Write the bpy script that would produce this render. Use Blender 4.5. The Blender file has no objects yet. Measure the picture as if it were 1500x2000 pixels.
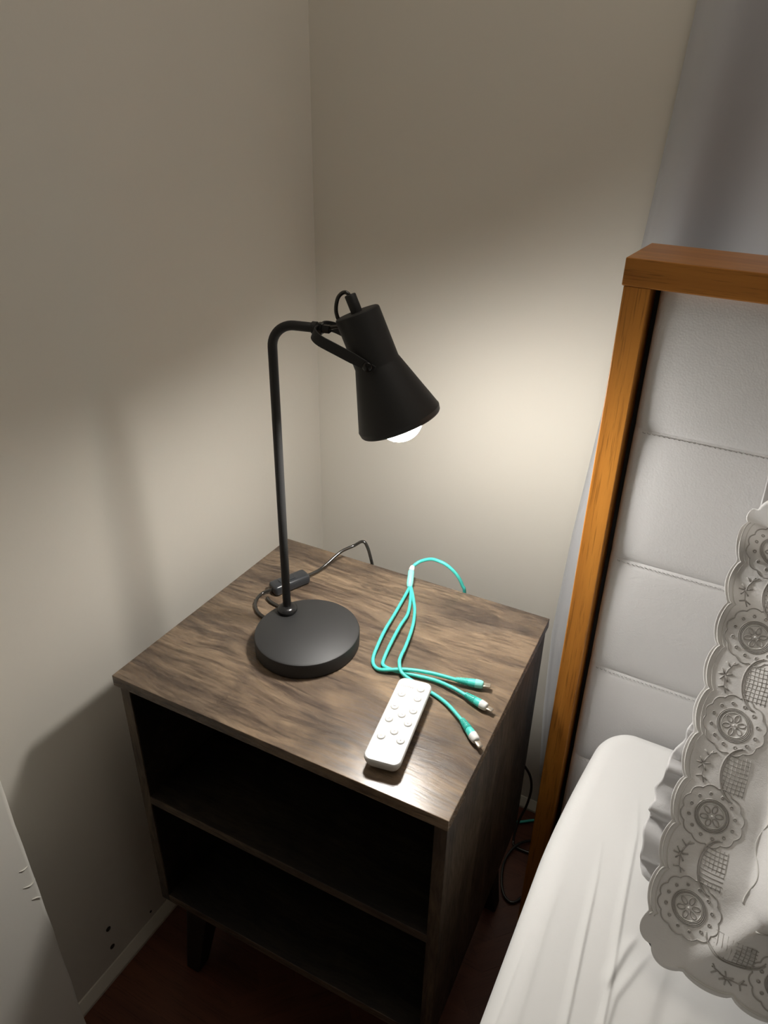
import bpy, bmesh, math, random
from mathutils import Vector, Matrix, noise
random.seed(7)
S = bpy.context.scene
COL = S.collection
PI = math.pi

# ------------------------------------------------------------------ camera
cam_d = bpy.data.cameras.new('camera')
cam = bpy.data.objects.new('camera', cam_d); COL.objects.link(cam)
cam_d.sensor_fit = 'VERTICAL'; cam_d.sensor_height = 36; cam_d.sensor_width = 27
cam_d.lens = 1342.17 * 36 / 2000
cam_d.shift_x = -112.96 / 2000; cam_d.shift_y = -71.19 / 2000
cam_d.clip_start = 0.02
cam.matrix_world = Matrix(((0.901836, -0.233348, 0.36365, 0.77811),
                           (0.42873, 0.37869, -0.820234, -1.10942),
                           (0.053689, 0.895624, 0.441559, 1.38566),
                           (0, 0, 0, 1)))
S.camera = cam
# ------------------------------------------------------------------ world, exposure (closed room, one lamp and an added fill)
w = bpy.data.worlds.new('night'); S.world = w; w.use_nodes = True
w.node_tree.nodes['Background'].inputs[0].default_value = (0.01, 0.012, 0.02, 1)
w.node_tree.nodes['Background'].inputs[1].default_value = 0.1
S.view_settings.view_transform = 'Standard'; S.view_settings.look = 'None'
S.view_settings.gamma = 1; S.view_settings.use_curve_mapping = False
S.view_settings.exposure = 0.0
BULB = 242.0          # emission strength of the bulb glass
# added overhead fill light without a fixture, lifts the dim upper walls
ld = bpy.data.lights.new('overhead_fill', 'AREA'); ld.shape = 'DISK'; ld.size = 0.9; ld.energy = 4.0; ld.color = (1.0, 0.92, 0.82)
lo_ = bpy.data.objects.new('overhead_fill', ld); COL.objects.link(lo_); lo_.location = (0.75, -0.50, 2.40)

K = 1.035                                  # plan scale of the room shell
OFF = Vector((0.7518 * (K - 1), -1.0719 * (K - 1), 1.3388 * (K - 1)))   # where the furniture group stands in the room
GZ = -OFF.z                                # floor level in the furniture's own coordinates
def onfloor(p): return (p[0] * K - OFF.x, p[1] * K - OFF.y, p[2] * K - OFF.z)
# ------------------------------------------------------------------ materials
def mat(name, col, rough=0.5, metal=0.0, spec=0.5):
    m = bpy.data.materials.new(name); m.use_nodes = True
    b = m.node_tree.nodes['Principled BSDF']
    b.inputs['Base Color'].default_value = (*col, 1)
    b.inputs['Roughness'].default_value = rough
    b.inputs['Metallic'].default_value = metal
    b.inputs['Specular IOR Level'].default_value = spec
    return m
class NT:
    def __init__(s, m):
        s.m = m; s.t = m.node_tree; s.b = s.t.nodes['Principled BSDF']
    def n(s, kind, **kw):
        nd = s.t.nodes.new(kind)
        for k, v in kw.items():
            if k.startswith('i_'):
                key = k[2:]; key = int(key) if key.isdigit() else key.replace('_', ' ')
                nd.inputs[key].default_value = v
            else: setattr(nd, k, v)
        return nd
    def l(s, a, b): s.t.links.new(a, b)
    def coords(s, scale=(1, 1, 1), loc=(0, 0, 0), rot=(0, 0, 0)):
        tc = s.n('ShaderNodeTexCoord'); mp = s.n('ShaderNodeMapping')
        mp.inputs['Scale'].default_value = scale; mp.inputs['Location'].default_value = loc
        mp.inputs['Rotation'].default_value = rot
        s.l(tc.outputs['Object'], mp.inputs[0]); return mp.outputs[0]
    def noise(s, vec, scale, detail=4, rough=0.5, dist=0.0):
        nd = s.n('ShaderNodeTexNoise'); nd.inputs['Scale'].default_value = scale
        nd.inputs['Detail'].default_value = detail; nd.inputs['Roughness'].default_value = rough
        nd.inputs['Distortion'].default_value = dist
        s.l(vec, nd.inputs['Vector']); return nd.outputs['Fac']
    def ramp(s, fac, stops):
        r = s.n('ShaderNodeValToRGB'); cr = r.color_ramp
        while len(cr.elements) < len(stops): cr.elements.new(0.5)
        for e, (p, c) in zip(cr.elements, stops):
            e.position = p; e.color = (*c, 1) if len(c) == 3 else c
        s.l(fac, r.inputs[0]); return r.outputs[0]
    def mix(s, fac, a, b, mode='MIX'):
        x = s.n('ShaderNodeMix', data_type='RGBA', blend_type=mode)
        if isinstance(fac, float): x.inputs[0].default_value = fac
        else: s.l(fac, x.inputs[0])
        for i, v in ((6, a), (7, b)):
            if isinstance(v, tuple): x.inputs[i].default_value = (*v, 1)
            else: s.l(v, x.inputs[i])
        return x.outputs[2]
    def math(s, op, a, b=0.0):
        x = s.n('ShaderNodeMath', operation=op)
        for i, v in ((0, a), (1, b)):
            if isinstance(v, (int, float)): x.inputs[i].default_value = v
            else: s.l(v, x.inputs[i])
        return x.outputs[0]
    def bump(s, h, strength=0.2, dist=0.001):
        b = s.n('ShaderNodeBump'); b.inputs['Strength'].default_value = strength
        b.inputs['Distance'].default_value = dist
        s.l(h, b.inputs['Height']); s.l(b.outputs[0], s.b.inputs['Normal'])
    def col(s, c): s.l(c, s.b.inputs['Base Color'])
    def rough(s, c): s.l(c, s.b.inputs['Roughness'])

def wall_mat(name, col):
    m = mat(name, col, 0.75, spec=0.25); t = NT(m); v = t.coords()
    a = t.noise(v, 2.2, 3); c = t.ramp(a, [(0.3, tuple(x * 0.965 for x in col)), (0.7, col)])
    t.col(c); n = t.noise(v, 55, 5, 0.6); t.bump(n, 0.12, 0.002); return m
M = {}
M['wall'] = wall_mat('cream_wall_paint', (0.75, 0.712, 0.635))
M['wall2'] = wall_mat('off_white_wall_paint', (0.76, 0.735, 0.67))
M['ceiling'] = wall_mat('ceiling_paint', (0.80, 0.78, 0.73))
M['skirting'] = wall_mat('skirting_paint', (0.62, 0.58, 0.50))

def nightstand_wood(name, axis, dark=1.0, knots=False, gloss=0.3):
    """rustic brown printed board, grain along axis 0=x 1=y 2=z of the object"""
    m = mat(name, (0.2, 0.15, 0.1), gloss, spec=0.5); t = NT(m)
    lo, hi = 1.0, 9.0
    sc = [hi, hi, hi]; sc[axis] = lo
    tc = t.n('ShaderNodeTexCoord'); base = tc.outputs['Object']
    # bend the grain lines a little
    wob = t.n('ShaderNodeTexNoise'); wob.inputs['Scale'].default_value = 5.0; wob.inputs['Detail'].default_value = 2
    t.l(base, wob.inputs['Vector'])
    sub = t.n('ShaderNodeVectorMath', operation='SUBTRACT'); t.l(wob.outputs['Color'], sub.inputs[0]); sub.inputs[1].default_value = (0.5, 0.5, 0.5)
    scl = t.n('ShaderNodeVectorMath', operation='SCALE'); t.l(sub.outputs[0], scl.inputs[0]); scl.inputs['Scale'].default_value = 0.045
    add = t.n('ShaderNodeVectorMath', operation='ADD'); t.l(base, add.inputs[0]); t.l(scl.outputs[0], add.inputs[1])
    bent = add.outputs[0]
    def mp(s):
        x = t.n('ShaderNodeMapping'); x.inputs['Scale'].default_value = s; t.l(bent, x.inputs[0]); return x.outputs[0]
    big = t.noise(mp(sc), 3.4, 9, 0.74, 0.6)
    sc2 = [95] * 3; sc2[axis] = 8
    mid = t.noise(mp(sc2), 1.0, 6, 0.65, 0.3)
    sc3 = [260] * 3; sc3[axis] = 26
    fine = t.noise(mp(sc3), 1.0, 3, 0.6)
    patch = t.noise(mp(tuple(2.0 if k_ == axis else 4.5 for k_ in range(3))), 2.6, 6, 0.65, 0.9)
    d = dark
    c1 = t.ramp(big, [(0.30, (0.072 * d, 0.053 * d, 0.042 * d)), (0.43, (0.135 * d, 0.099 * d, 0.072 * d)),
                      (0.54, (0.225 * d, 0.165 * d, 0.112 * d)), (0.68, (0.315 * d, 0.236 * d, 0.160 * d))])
    c2 = t.ramp(mid, [(0.28, (0.62, 0.60, 0.58)), (0.46, (0.92, 0.91, 0.90)), (0.65, (1.12, 1.11, 1.09))])
    c = t.mix(1.0, c1, c2, 'MULTIPLY')
    c3 = t.ramp(fine, [(0.32, (0.50, 0.48, 0.46)), (0.5, (0.98, 0.98, 0.98)), (0.70, (1.2, 1.2, 1.2))])
    c = t.mix(0.9, c, c3, 'MULTIPLY')
    c4 = t.ramp(patch, [(0.38, (0.56, 0.56, 0.60)), (0.55, (1.02, 1.0, 0.98))])
    c = t.mix(0.85, c, c4, 'MULTIPLY')
    if knots:
        for (kx, ky, r, sx) in ((0.2765, -0.165, 0.0075, 1.6), (0.47, -0.222, 0.018, 2.2), (0.155, -0.372, 0.011, 0.55), (0.335, -0.365, 0.02, 2.4), (0.07, -0.12, 0.017, 2.5), (0.22, -0.06, 0.013, 2.5)):
            x = t.n('ShaderNodeVectorMath', operation='SUBTRACT'); t.l(bent, x.inputs[0]); x.inputs[1].default_value = (kx, ky, 0.66)
            y = t.n('ShaderNodeVectorMath', operation='MULTIPLY'); t.l(x.outputs[0], y.inputs[0]); y.inputs[1].default_value = (1 / sx, 1, 0)
            ln = t.n('ShaderNodeVectorMath', operation='LENGTH'); t.l(y.outputs[0], ln.inputs[0])
            q = t.math('DIVIDE', ln.outputs['Value'], r)
            wv = t.math('SINE', t.math('MULTIPLY', q, 11.0))
            fall = t.n('ShaderNodeMapRange'); t.l(q, fall.inputs[0])
            fall.inputs[1].default_value = 0.15; fall.inputs[2].default_value = 1.6; fall.inputs[3].default_value = 1; fall.inputs[4].default_value = 0
            ring = t.math('MULTIPLY', fall.outputs[0], t.math('ADD', t.math('MULTIPLY', wv, 0.28), 0.42))
            c = t.mix(ring, c, (0.03, 0.021, 0.016))
    t.col(c)
    rr = t.ramp(fine, [(0.3, (gloss + 0.12,) * 3), (0.7, (gloss,) * 3)]); t.rough(rr)
    t.bump(t.math('ADD', fine, t.math('MULTIPLY', mid, 0.7)), 0.35, 0.0004)
    return m
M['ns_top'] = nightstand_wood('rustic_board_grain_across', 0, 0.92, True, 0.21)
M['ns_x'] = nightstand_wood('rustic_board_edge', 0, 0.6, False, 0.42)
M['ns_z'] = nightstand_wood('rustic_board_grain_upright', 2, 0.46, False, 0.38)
M['ns_in'] = nightstand_wood('rustic_board_darker_inside', 0, 0.13, False, 0.45)  # same grained board, coloured far darker on the inner faces
M['leg_black'] = mat('black_stained_leg', (0.012, 0.010, 0.009), 0.5)

def oak(name, axis, c_lo, c_hi, rough=0.35):
    m = mat(name, c_hi, rough); t = NT(m)
    s1 = [28] * 3; s1[axis] = 1.6; s2 = [420] * 3; s2[axis] = 16
    a = t.noise(t.coords(tuple(s1)), 1.0, 5, 0.6, 0.5); b = t.noise(t.coords(tuple(s2)), 1.0, 3, 0.6)
    c = t.ramp(a, [(0.3, c_lo), (0.7, c_hi)])
    p = t.ramp(b, [(0.33, (0.45, 0.42, 0.38)), (0.46, (1, 1, 1))])
    t.col(t.mix(0.65, c, p, 'MULTIPLY')); t.bump(b, 0.2, 0.0004); return m
M['oak_z'] = oak('golden_oak_upright', 2, (0.42, 0.155, 0.022), (0.60, 0.245, 0.040))
M['oak_x'] = oak('golden_oak_across', 0, (0.36, 0.135, 0.022), (0.52, 0.21, 0.038))
M['floor_block'] = oak('red_brown_parquet', 0, (0.085, 0.026, 0.013), (0.15, 0.050, 0.024), 0.4)
M['floor_gap'] = mat('dark_joint', (0.02, 0.010, 0.007), 0.8)

def leather():
    m = mat('white_leatherette', (0.82, 0.81, 0.805), 0.42, spec=0.4); t = NT(m)
    v = t.n('ShaderNodeTexVoronoi', feature='F1'); v.inputs['Scale'].default_value = 420
    t.l(t.coords(), v.inputs['Vector']); n = t.noise(t.coords(), 160, 4, 0.6)
    t.bump(t.math('ADD', v.outputs['Distance'], n), 0.22, 0.0006); return m
M['leather'] = leather()
M['thread'] = mat('grey_thread', (0.42, 0.41, 0.40), 0.7)
def cloth(name, col, wk=0.25, sc=900, rough=0.85, sheen=0.25):
    m = mat(name, col, rough, spec=0.2); t = NT(m)
    m.node_tree.nodes['Principled BSDF'].inputs['Sheen Weight'].default_value = sheen
    a = t.noise(t.coords(), sc, 2, 0.5); b = t.noise(t.coords(), 26, 4, 0.55, 0.4)
    t.bump(t.math('ADD', t.math('MULTIPLY', a, 0.12), b), wk, 0.003); return m
M['sheet'] = cloth('white_sheet', (0.80, 0.80, 0.79), 0.12)
M['pillow'] = cloth('white_cotton', (0.76, 0.755, 0.76), 0.25)
M['sham'] = cloth('embroidered_cotton', (0.86, 0.85, 0.84), 0.4)
M['embroidery'] = mat('taupe_thread', (0.47, 0.45, 0.43), 0.75)
M['embroidery_light'] = mat('cream_thread', (0.72, 0.71, 0.68), 0.7)
M['bead'] = mat('pearl_bead', (0.9, 0.89, 0.87), 0.2)
def curtain_mat():
    m = cloth('grey_white_curtain', (0.50, 0.505, 0.53), 0.15, 1400); return m
M['curtain'] = curtain_mat()

def black_metal():
    m = mat('black_powder_coat', (0.020, 0.020, 0.020), 0.56, spec=0.5); t = NT(m)
    n = t.noise(t.coords(), 1500, 2, 0.5); t.bump(n, 0.25, 0.0003); return m
M['black'] = black_metal()
M['black_satin'] = mat('black_satin_metal', (0.03, 0.03, 0.03), 0.22, 0.6)
M['black_pl'] = mat('charcoal_plastic', (0.030, 0.033, 0.037), 0.32)
M['cord'] = mat('dark_smoky_cord', (0.025, 0.023, 0.02), 0.18, spec=0.8)
M['lining'] = mat('shade_lining', (0.30, 0.29, 0.27), 0.6)
bm_ = mat('lit_bulb_glass', (1, 1, 1), 0.4)
bn = bm_.node_tree.nodes['Principled BSDF']
bn.inputs['Emission Color'].default_value = (1.0, 0.97, 0.925, 1); bn.inputs['Emission Strength'].default_value = BULB
M['bulb'] = bm_
M['teal'] = mat('turquoise_rubber', (0.075, 0.60, 0.52), 0.4)
M['teal_light'] = mat('pale_turquoise_rubber', (0.30, 0.78, 0.72), 0.4)
M['plug_white'] = mat('white_plug_plastic', (0.80, 0.80, 0.78), 0.35)
M['plug_metal'] = mat('plug_metal', (0.55, 0.50, 0.42), 0.3, 0.9)
M['remote'] = mat('white_plastic', (0.68, 0.675, 0.655), 0.38)
M['remote_btn'] = mat('soft_white_button', (0.64, 0.635, 0.615), 0.5)
M['print'] = mat('grey_print', (0.36, 0.36, 0.36), 0.6)
M['print_faint'] = mat('pale_grey_print', (0.62, 0.62, 0.60), 0.6)
M['hole'] = mat('hole_dark', (0.03, 0.02, 0.015), 0.9)

# ------------------------------------------------------------------ helpers
def tag(o, label=None, cat=None, group=None, kind=None):
    if label: o['label'] = label
    if cat: o['category'] = cat
    if group: o['group'] = group
    if kind: o['kind'] = kind
    return o
def empty(name, loc=(0, 0, 0), rz=0.0):
    o = bpy.data.objects.new(name, None); COL.objects.link(o)
    o.location = loc; o.rotation_euler = (0, 0, rz); o.empty_display_size = 0.05
    return o
def link(name, bm, m, parent=None, smooth=True, bevel=0.0, seg=2, wn=False, sub=0, auto=None):
    bmesh.ops.recalc_face_normals(bm, faces=bm.faces)
    me = bpy.data.meshes.new(name); bm.to_mesh(me); bm.free()
    me.materials.append(m)
    for p in me.polygons: p.use_smooth = smooth
    o = bpy.data.objects.new(name, me); COL.objects.link(o)
    if parent: o.parent = parent
    if bevel > 0:
        b = o.modifiers.new('bevel', 'BEVEL'); b.width = bevel; b.segments = seg; b.limit_method = 'ANGLE'; b.angle_limit = math.radians(40)
        b.harden_normals = False
    if sub:
        s = o.modifiers.new('sub', 'SUBSURF'); s.levels = sub; s.render_levels = sub
    if auto:
        for e in me.edges: pass
        try: me.set_sharp_from_angle(angle=math.radians(auto))
        except Exception: pass
    return o
def box(bm, x0, x1, y0, y1, z0, z1):
    vs = [bm.verts.new((x, y, z)) for x in (x0, x1) for y in (y0, y1) for z in (z0, z1)]
    for f in ((0, 1, 3, 2), (4, 6, 7, 5), (0, 4, 5, 1), (2, 3, 7, 6), (0, 2, 6, 4), (1, 5, 7, 3)):
        bm.faces.new([vs[i] for i in f])
def boxo(name, x0, x1, y0, y1, z0, z1, m, parent=None, bevel=0.0, seg=2):
    bm = bmesh.new(); box(bm, min(x0, x1), max(x0, x1), min(y0, y1), max(y0, y1), min(z0, z1), max(z0, z1))
    return link(name, bm, m, parent, smooth=False, bevel=bevel, seg=seg)
def frame(a):
    a = Vector(a).normalized(); r = Vector((0, 0, 1)) if abs(a.z) < 0.9 else Vector((1, 0, 0))
    u = a.cross(r).normalized(); v = a.cross(u).normalized(); return a, u, v
def lathe(bm, prof, org=(0, 0, 0), axis=(0, 0, 1), n=48, cap0=True, cap1=True):
    """prof = list of (s, r) along axis from org"""
    a, u, v = frame(axis); org = Vector(org); rings = []
    for s, r in prof:
        if r < 1e-6: rings.append([bm.verts.new(org + a * s)]); continue
        rings.append([bm.verts.new(org + a * s + (u * math.cos(2 * PI * k / n) + v * math.sin(2 * PI * k / n)) * r) for k in range(n)])
    for A, B in zip(rings, rings[1:]):
        for k in range(n):
            k2 = (k + 1) % n
            if len(A) == 1 and len(B) == 1: continue
            if len(A) == 1: bm.faces.new((A[0], B[k], B[k2]))
            elif len(B) == 1: bm.faces.new((A[k], B[0], A[k2]))
            else: bm.faces.new((A[k], B[k], B[k2], A[k2]))
    if cap0 and len(rings[0]) > 1: bm.faces.new(rings[0])
    if cap1 and len(rings[-1]) > 1: bm.faces.new(rings[-1])
def catmull(pts, per=8, closed=False):
    P = [Vector(p) for p in pts]; out = []
    n = len(P)
    rng = n if closed else n - 1
    for i in range(rng):
        if closed: p0, p1, p2, p3 = P[(i - 1) % n], P[i], P[(i + 1) % n], P[(i + 2) % n]
        else: p0 = P[max(i - 1, 0)]; p1 = P[i]; p2 = P[i + 1]; p3 = P[min(i + 2, n - 1)]
        for k in range(per):
            t = k / per
            out.append(0.5 * ((2 * p1) + (p2 - p0) * t + (2 * p0 - 5 * p1 + 4 * p2 - p3) * t * t + (3 * p1 - p0 - 3 * p2 + p3) * t ** 3))
    if not closed: out.append(P[-1].copy())
    return out
def sweep(bm, pts, r, n=10, closed=False, flat=None, r2=None):
    """tube along pts; r may be a function of 0..1; flat = (normal vector, width) gives a strap"""
    N = len(pts); T = []
    for i in range(N):
        a = pts[(i - 1) % N] if (closed or i > 0) else pts[i]; b = pts[(i + 1) % N] if (closed or i < N - 1) else pts[i]
        d = (b - a); T.append(d.normalized() if d.length > 1e-9 else Vector((0, 0, 1)))
    _, u, v = frame(T[0]); rings = []
    for i in range(N):
        u = (u - T[i] * u.dot(T[i])); u.normalize(); v = T[i].cross(u)
        rr = r(i / max(N - 1, 1)) if callable(r) else r
        rings.append([bm.verts.new(pts[i] + (u * math.cos(2 * PI * k / n) + v * math.sin(2 * PI * k / n)) * rr) for k in range(n)])
    M_ = N if closed else N - 1
    for i in range(M_):
        A, B = rings[i], rings[(i + 1) % N]
        for k in range(n): bm.faces.new((A[k], A[(k + 1) % n], B[(k + 1) % n], B[k]))
    if not closed:
        bm.faces.new(rings[0]); bm.faces.new(rings[-1])
def tube(name, pts, r, m, parent=None, n=10, per=8, smooth=True):
    bm = bmesh.new(); sweep(bm, catmull(pts, per), r, n); return link(name, bm, m, parent, smooth)

# ------------------------------------------------------------------ the setting
RX, RY, RZ = 2.50, -2.80, 2.52
def plane_wall(name, x0, x1, y0, y1, z0, z1, m):
    return tag(boxo(name, x0, x1, y0, y1, z0, z1, m), kind='structure')
wl = plane_wall('wall_left', -0.12, 0, RY, 0.12, 0, RZ, M['wall'])
wb = plane_wall('wall_back', 0, RX, 0, 0.12, 0, RZ, M['wall'])
plane_wall('wall_right', RX, RX + 0.12, RY, 0.12, 0, RZ, M['wall'])
plane_wall('wall_front', -0.12, RX + 0.12, RY - 0.12, RY, 0, RZ, M['wall'])
plane_wall('ceiling', -0.12, RX + 0.12, RY - 0.12, 0.12, RZ, RZ + 0.1, M['ceiling'])
fl = plane_wall('floor', -0.12, RX + 0.12, RY - 0.12, 0.12, -0.1, -0.004, M['floor_gap'])
# plastered pier that thickens the left wall towards the camera
bm = bmesh.new()
N_ = 60
random.seed(3)
col_v = []
for i in range(N_ + 1):
    z = RZ / K * i / N_
    y = -0.7765 - 0.0105 * min(z, 0.69) / 0.5 * 0.72 + (random.uniform(-1, 1) * 0.0007)
    row = [bm.verts.new((0.0, y + 0.001, z)), bm.verts.new((0.1125, y + 0.001, z)), bm.verts.new((0.1180, y - 0.0012, z)), bm.verts.new((0.1200, y - 0.006, z)),
           bm.verts.new((0.1200, -1.2, z)), bm.verts.new((0.1200, RY / K, z)), bm.verts.new((0, RY / K, z))]
    col_v.append(row)
for A, B in zip(col_v, col_v[1:]):
    for k in range(6): bm.faces.new((A[k], B[k], B[k + 1], A[k + 1]))
    bm.faces.new((A[6], B[6], B[0], A[0]))
bm.faces.new(col_v[0]); bm.faces.new(col_v[-1])
pier = tag(link('trim_1', bm, M['wall2'], smooth=True, auto=50), kind='structure'); pier.scale = (K, K, K)
# chipped plaster ridges near the pier edge
for k, pl in enumerate(([(0.1202, -0.7996, 0.5399), (0.1204, -0.794, 0.537), (0.1204, -0.7884, 0.5375)],
                        [(0.1202, -0.8010, 0.5115), (0.1205, -0.7923, 0.5062), (0.1204, -0.7860, 0.5097)],
                        [(0.1202, -0.7962, 0.4831), (0.1205, -0.790, 0.4790), (0.1203, -0.7855, 0.4723)])):
    bm = bmesh.new(); sweep(bm, catmull([Vector(p) for p in pl], 6), lambda t: 0.0002 + 0.0007 * math.sin(PI * t), 6)
    link('plaster_chip', bm, M['wall2'], pier)
# nail holes low on the left wall
for (y, z, r) in ((-0.6515, 0.1105, 0.0042), (-0.6524, 0.0623, 0.0042), (-0.5711, 0.0408, 0.0022)):
    bm = bmesh.new(); lathe(bm, [(-0.004, r * 0.5), (0.0004, r), (0.0009, r * 1.05), (0.0010, r * 0.8), (0.0003, r * 0.5)], (0, y, z), (1, 0.0, 0.12), 14)
    link('nail_hole', bm, M['hole'], wl).scale = (K, K, K)
# low skirting strips
def skirting(name, pts_prof, run, m):
    bm = bmesh.new(); A = []
    for p in run: A.append([bm.verts.new(f) for f in pts_prof(p)])
    for a, b in zip(A, A[1:]):
        k = len(a)
        for i in range(k): bm.faces.new((a[i], a[(i + 1) % k], b[(i + 1) % k], b[i]))
    bm.faces.new(A[0]); bm.faces.new(A[-1])
    o = tag(link(name, bm, m, smooth=False), kind='structure'); o.scale = (K, K, K); return o
prof = [(0, -0.004), (0.0120, -0.004), (0.0120, 0.005), (0.0108, 0.0075), (0.002, 0.0225), (0, 0.0235)]
skirting('baseboard_left', lambda y: [(a, y, b) for a, b in prof], (-0.776, -0.5, -0.25, -0.0), M['skirting'])
skirting('baseboard_back', lambda x: [(x, -a, b) for a, b in prof], (0.012, 0.4, 1.5, RX / K), M['skirting'])
# herringbone parquet blocks
LB, WB = 0.245, 0.049
def block_mesh():
    bm = bmesh.new(); g = 0.0006
    box(bm, g, LB - g, g, WB - g, -0.004, 0.0)
    bmesh.ops.recalc_face_normals(bm, faces=bm.faces)
    me = bpy.data.meshes.new('parquet_block'); bm.to_mesh(me); bm.free(); me.materials.append(M['floor_block'])
    return me
blk = block_mesh()
cnt = 0
ang = math.radians(45)
ca, sa = math.cos(ang), math.sin(ang)
cand = []
for i in range(-60, 60):
    for j in range(-30, 30):
        # classic herringbone lattice: block pair shifted by (W, W) along the zigzag, and (L+... ) across
        bx = i * WB + j * LB; by = i * WB - j * LB
        for (ox, oy, rot) in ((0, 0, 0), (LB, LB - LB + 0.0, 1)):
            if rot == 0: cx, cy = bx + LB / 2, by + WB / 2
            else: cx, cy = bx + LB + WB / 2, by + LB / 2 - 0.0
            X = 0.25 + ca * cx - sa * cy; Y = -0.45 + sa * cx + ca * cy
            cand.append((X, Y, rot, bx, by))
seen = set()
for (X, Y, rot, bx, by) in cand:
    key = (round(X, 3), round(Y, 3), rot)
    if key in seen: continue
    seen.add(key)
    if not (0.03 < X < 1.02 and -1.40 < Y < -0.035): continue
    # keep whole blocks inside the room
    ok = True
    if rot == 0: cs = [(0, 0), (LB, 0), (LB, WB), (0, WB)]; o = Vector((bx, by)); pts = [(bx + a, by + b) for a, b in cs]; rz = ang; org = (bx, by)
    else: pts = [(bx + LB, by), (bx + LB + WB, by), (bx + LB + WB, by + LB), (bx + LB, by + LB)]; rz = ang + PI / 2; org = (bx + LB + WB, by)
    wp = [(0.25 + ca * a - sa * b, -0.45 + sa * a + ca * b) for a, b in pts]
    if min(q[0] for q in wp) < 0.0 or max(q[1] for q in wp) > 0.0:
        continue
    ob = bpy.data.objects.new('parquet_block', blk); COL.objects.link(ob); ob.parent = fl
    ob.location = (0.25 + ca * org[0] - sa * org[1], -0.45 + sa * org[0] + ca * org[1], random.uniform(-0.0003, 0.0))
    ob.rotation_euler = (0, 0, rz); cnt += 1
# cut blocks and the rest of the floor as one field under the same finish
bm = bmesh.new(); box(bm, 0.0, RX, RY, 0.0, -0.004, -0.0007)
tag(link('parquet_field', bm, M['floor_block'], fl, smooth=False), kind='stuff')

# ------------------------------------------------------------------ nightstand (own axes: x across, -y towards its front)
NX, NY, YAW = 0.0620, -0.1983, 0.02438
W_, D_ = 0.50, 0.4036
TOP, TH, PT = 0.66, 0.0175, 0.0164
ZB, ZS = 0.172, 0.4236
IN, REC = 0.003, 0.0069
ns = tag(empty('nightstand', (NX, NY, 0), YAW), 'dark rustic wood open-front nightstand with two empty compartments in the corner', 'nightstand')
boxo('top', 0, W_, -D_, 0, TOP - TH, TOP, M['ns_top'], ns, 0.0008)
fy = -(D_ - REC)
for x0, x1, xi in ((IN, IN + PT, IN + PT), (W_ - IN - PT, W_ - IN, W_ - IN - PT)):
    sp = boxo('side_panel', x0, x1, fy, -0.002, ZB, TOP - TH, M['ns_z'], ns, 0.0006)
    e_ = 0.0006 if xi == x1 else -0.0006
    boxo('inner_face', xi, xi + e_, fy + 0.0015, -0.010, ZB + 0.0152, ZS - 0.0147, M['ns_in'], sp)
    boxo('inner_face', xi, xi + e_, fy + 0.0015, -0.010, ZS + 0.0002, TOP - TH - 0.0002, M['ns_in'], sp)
def shelf(name, z0, z1):
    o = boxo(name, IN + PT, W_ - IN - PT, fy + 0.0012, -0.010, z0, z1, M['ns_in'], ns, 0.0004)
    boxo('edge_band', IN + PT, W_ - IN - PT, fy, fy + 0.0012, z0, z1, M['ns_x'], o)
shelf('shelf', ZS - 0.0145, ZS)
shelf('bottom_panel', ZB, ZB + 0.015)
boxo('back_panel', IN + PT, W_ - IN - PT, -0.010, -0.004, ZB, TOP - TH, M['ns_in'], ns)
for (lx, ly) in ((0.055, -0.05), (W_ - 0.055, -0.05), (0.055, -D_ + 0.055), (W_ - 0.055, -D_ + 0.055)):
    bm = bmesh.new()
    sx = -0.030 if lx < 0.2 else 0.030
    sy = 0.020 if ly > -0.2 else -0.020
    a, b, = 0.024, 0.014
    lo = [bm.verts.new((lx + sx + i * b, ly + sy + j * b, GZ)) for i, j in ((-1, -1), (1, -1), (1, 1), (-1, 1))]
    hi = [bm.verts.new((lx + i * a, ly + j * a, ZB)) for i, j in ((-1, -1), (1, -1), (1, 1), (-1, 1))]
    for k in range(4): bm.faces.new((lo[k], lo[(k + 1) % 4], hi[(k + 1) % 4], hi[k]))
    bm.faces.new(lo); bm.faces.new(hi)
    link('leg', bm, M['leg_black'], ns, smooth=False, bevel=0.003)

# ------------------------------------------------------------------ desk lamp
H0 = TOP
PX_, PY_ = 0.2118, -0.3982
BX, BY = 0.2635, -0.4196
lamp = tag(empty('table_lamp', (0, 0, 0)), 'matte black metal table lamp with cone shade and glowing bulb on the nightstand', 'lamp')
bm = bmesh.new()
lathe(bm, [(0, 0.0735), (0.0015, 0.0752), (0.0205, 0.0758), (0.0235, 0.0748), (0.0250, 0.0725), (0.0252, 0.0)], (BX, BY, H0), (0, 0, 1), 96)
link('base', bm, M['black'], lamp, auto=35)
bm = bmesh.new()
lathe(bm, [(0.0, 0.0135), (0.003, 0.0150), (0.0065, 0.0148), (0.0095, 0.0115), (0.0115, 0.0072), (0.0116, 0.0)], (PX_, PY_, H0 + 0.0248), (0, 0, 1), 40)
link('collar', bm, M['black_satin'], lamp)
AZ = math.radians(14.0)
h = Vector((math.cos(AZ), math.sin(AZ), 0)); nn = Vector((math.sin(AZ), -math.cos(AZ), 0)); zz = Vector((0, 0, 1))
ARMZ = H0 + 0.4625
pole0 = Vector((PX_, PY_, 0))
E_ = Vector((PX_, PY_, ARMZ)) + h * 0.0585
RB = 0.030
path = [Vector((PX_, PY_, H0 + 0.030)), Vector((PX_, PY_, H0 + 0.2)), Vector((PX_, PY_, ARMZ - RB - 0.004))]
for k in range(0, 13):
    t = PI / 2 * k / 12; path.append(Vector((PX_, PY_, ARMZ - RB)) + h * (RB - RB * math.cos(t)) + zz * RB * math.sin(t))
path += [E_ - h * 0.012, E_ + h * 0.001]
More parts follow.
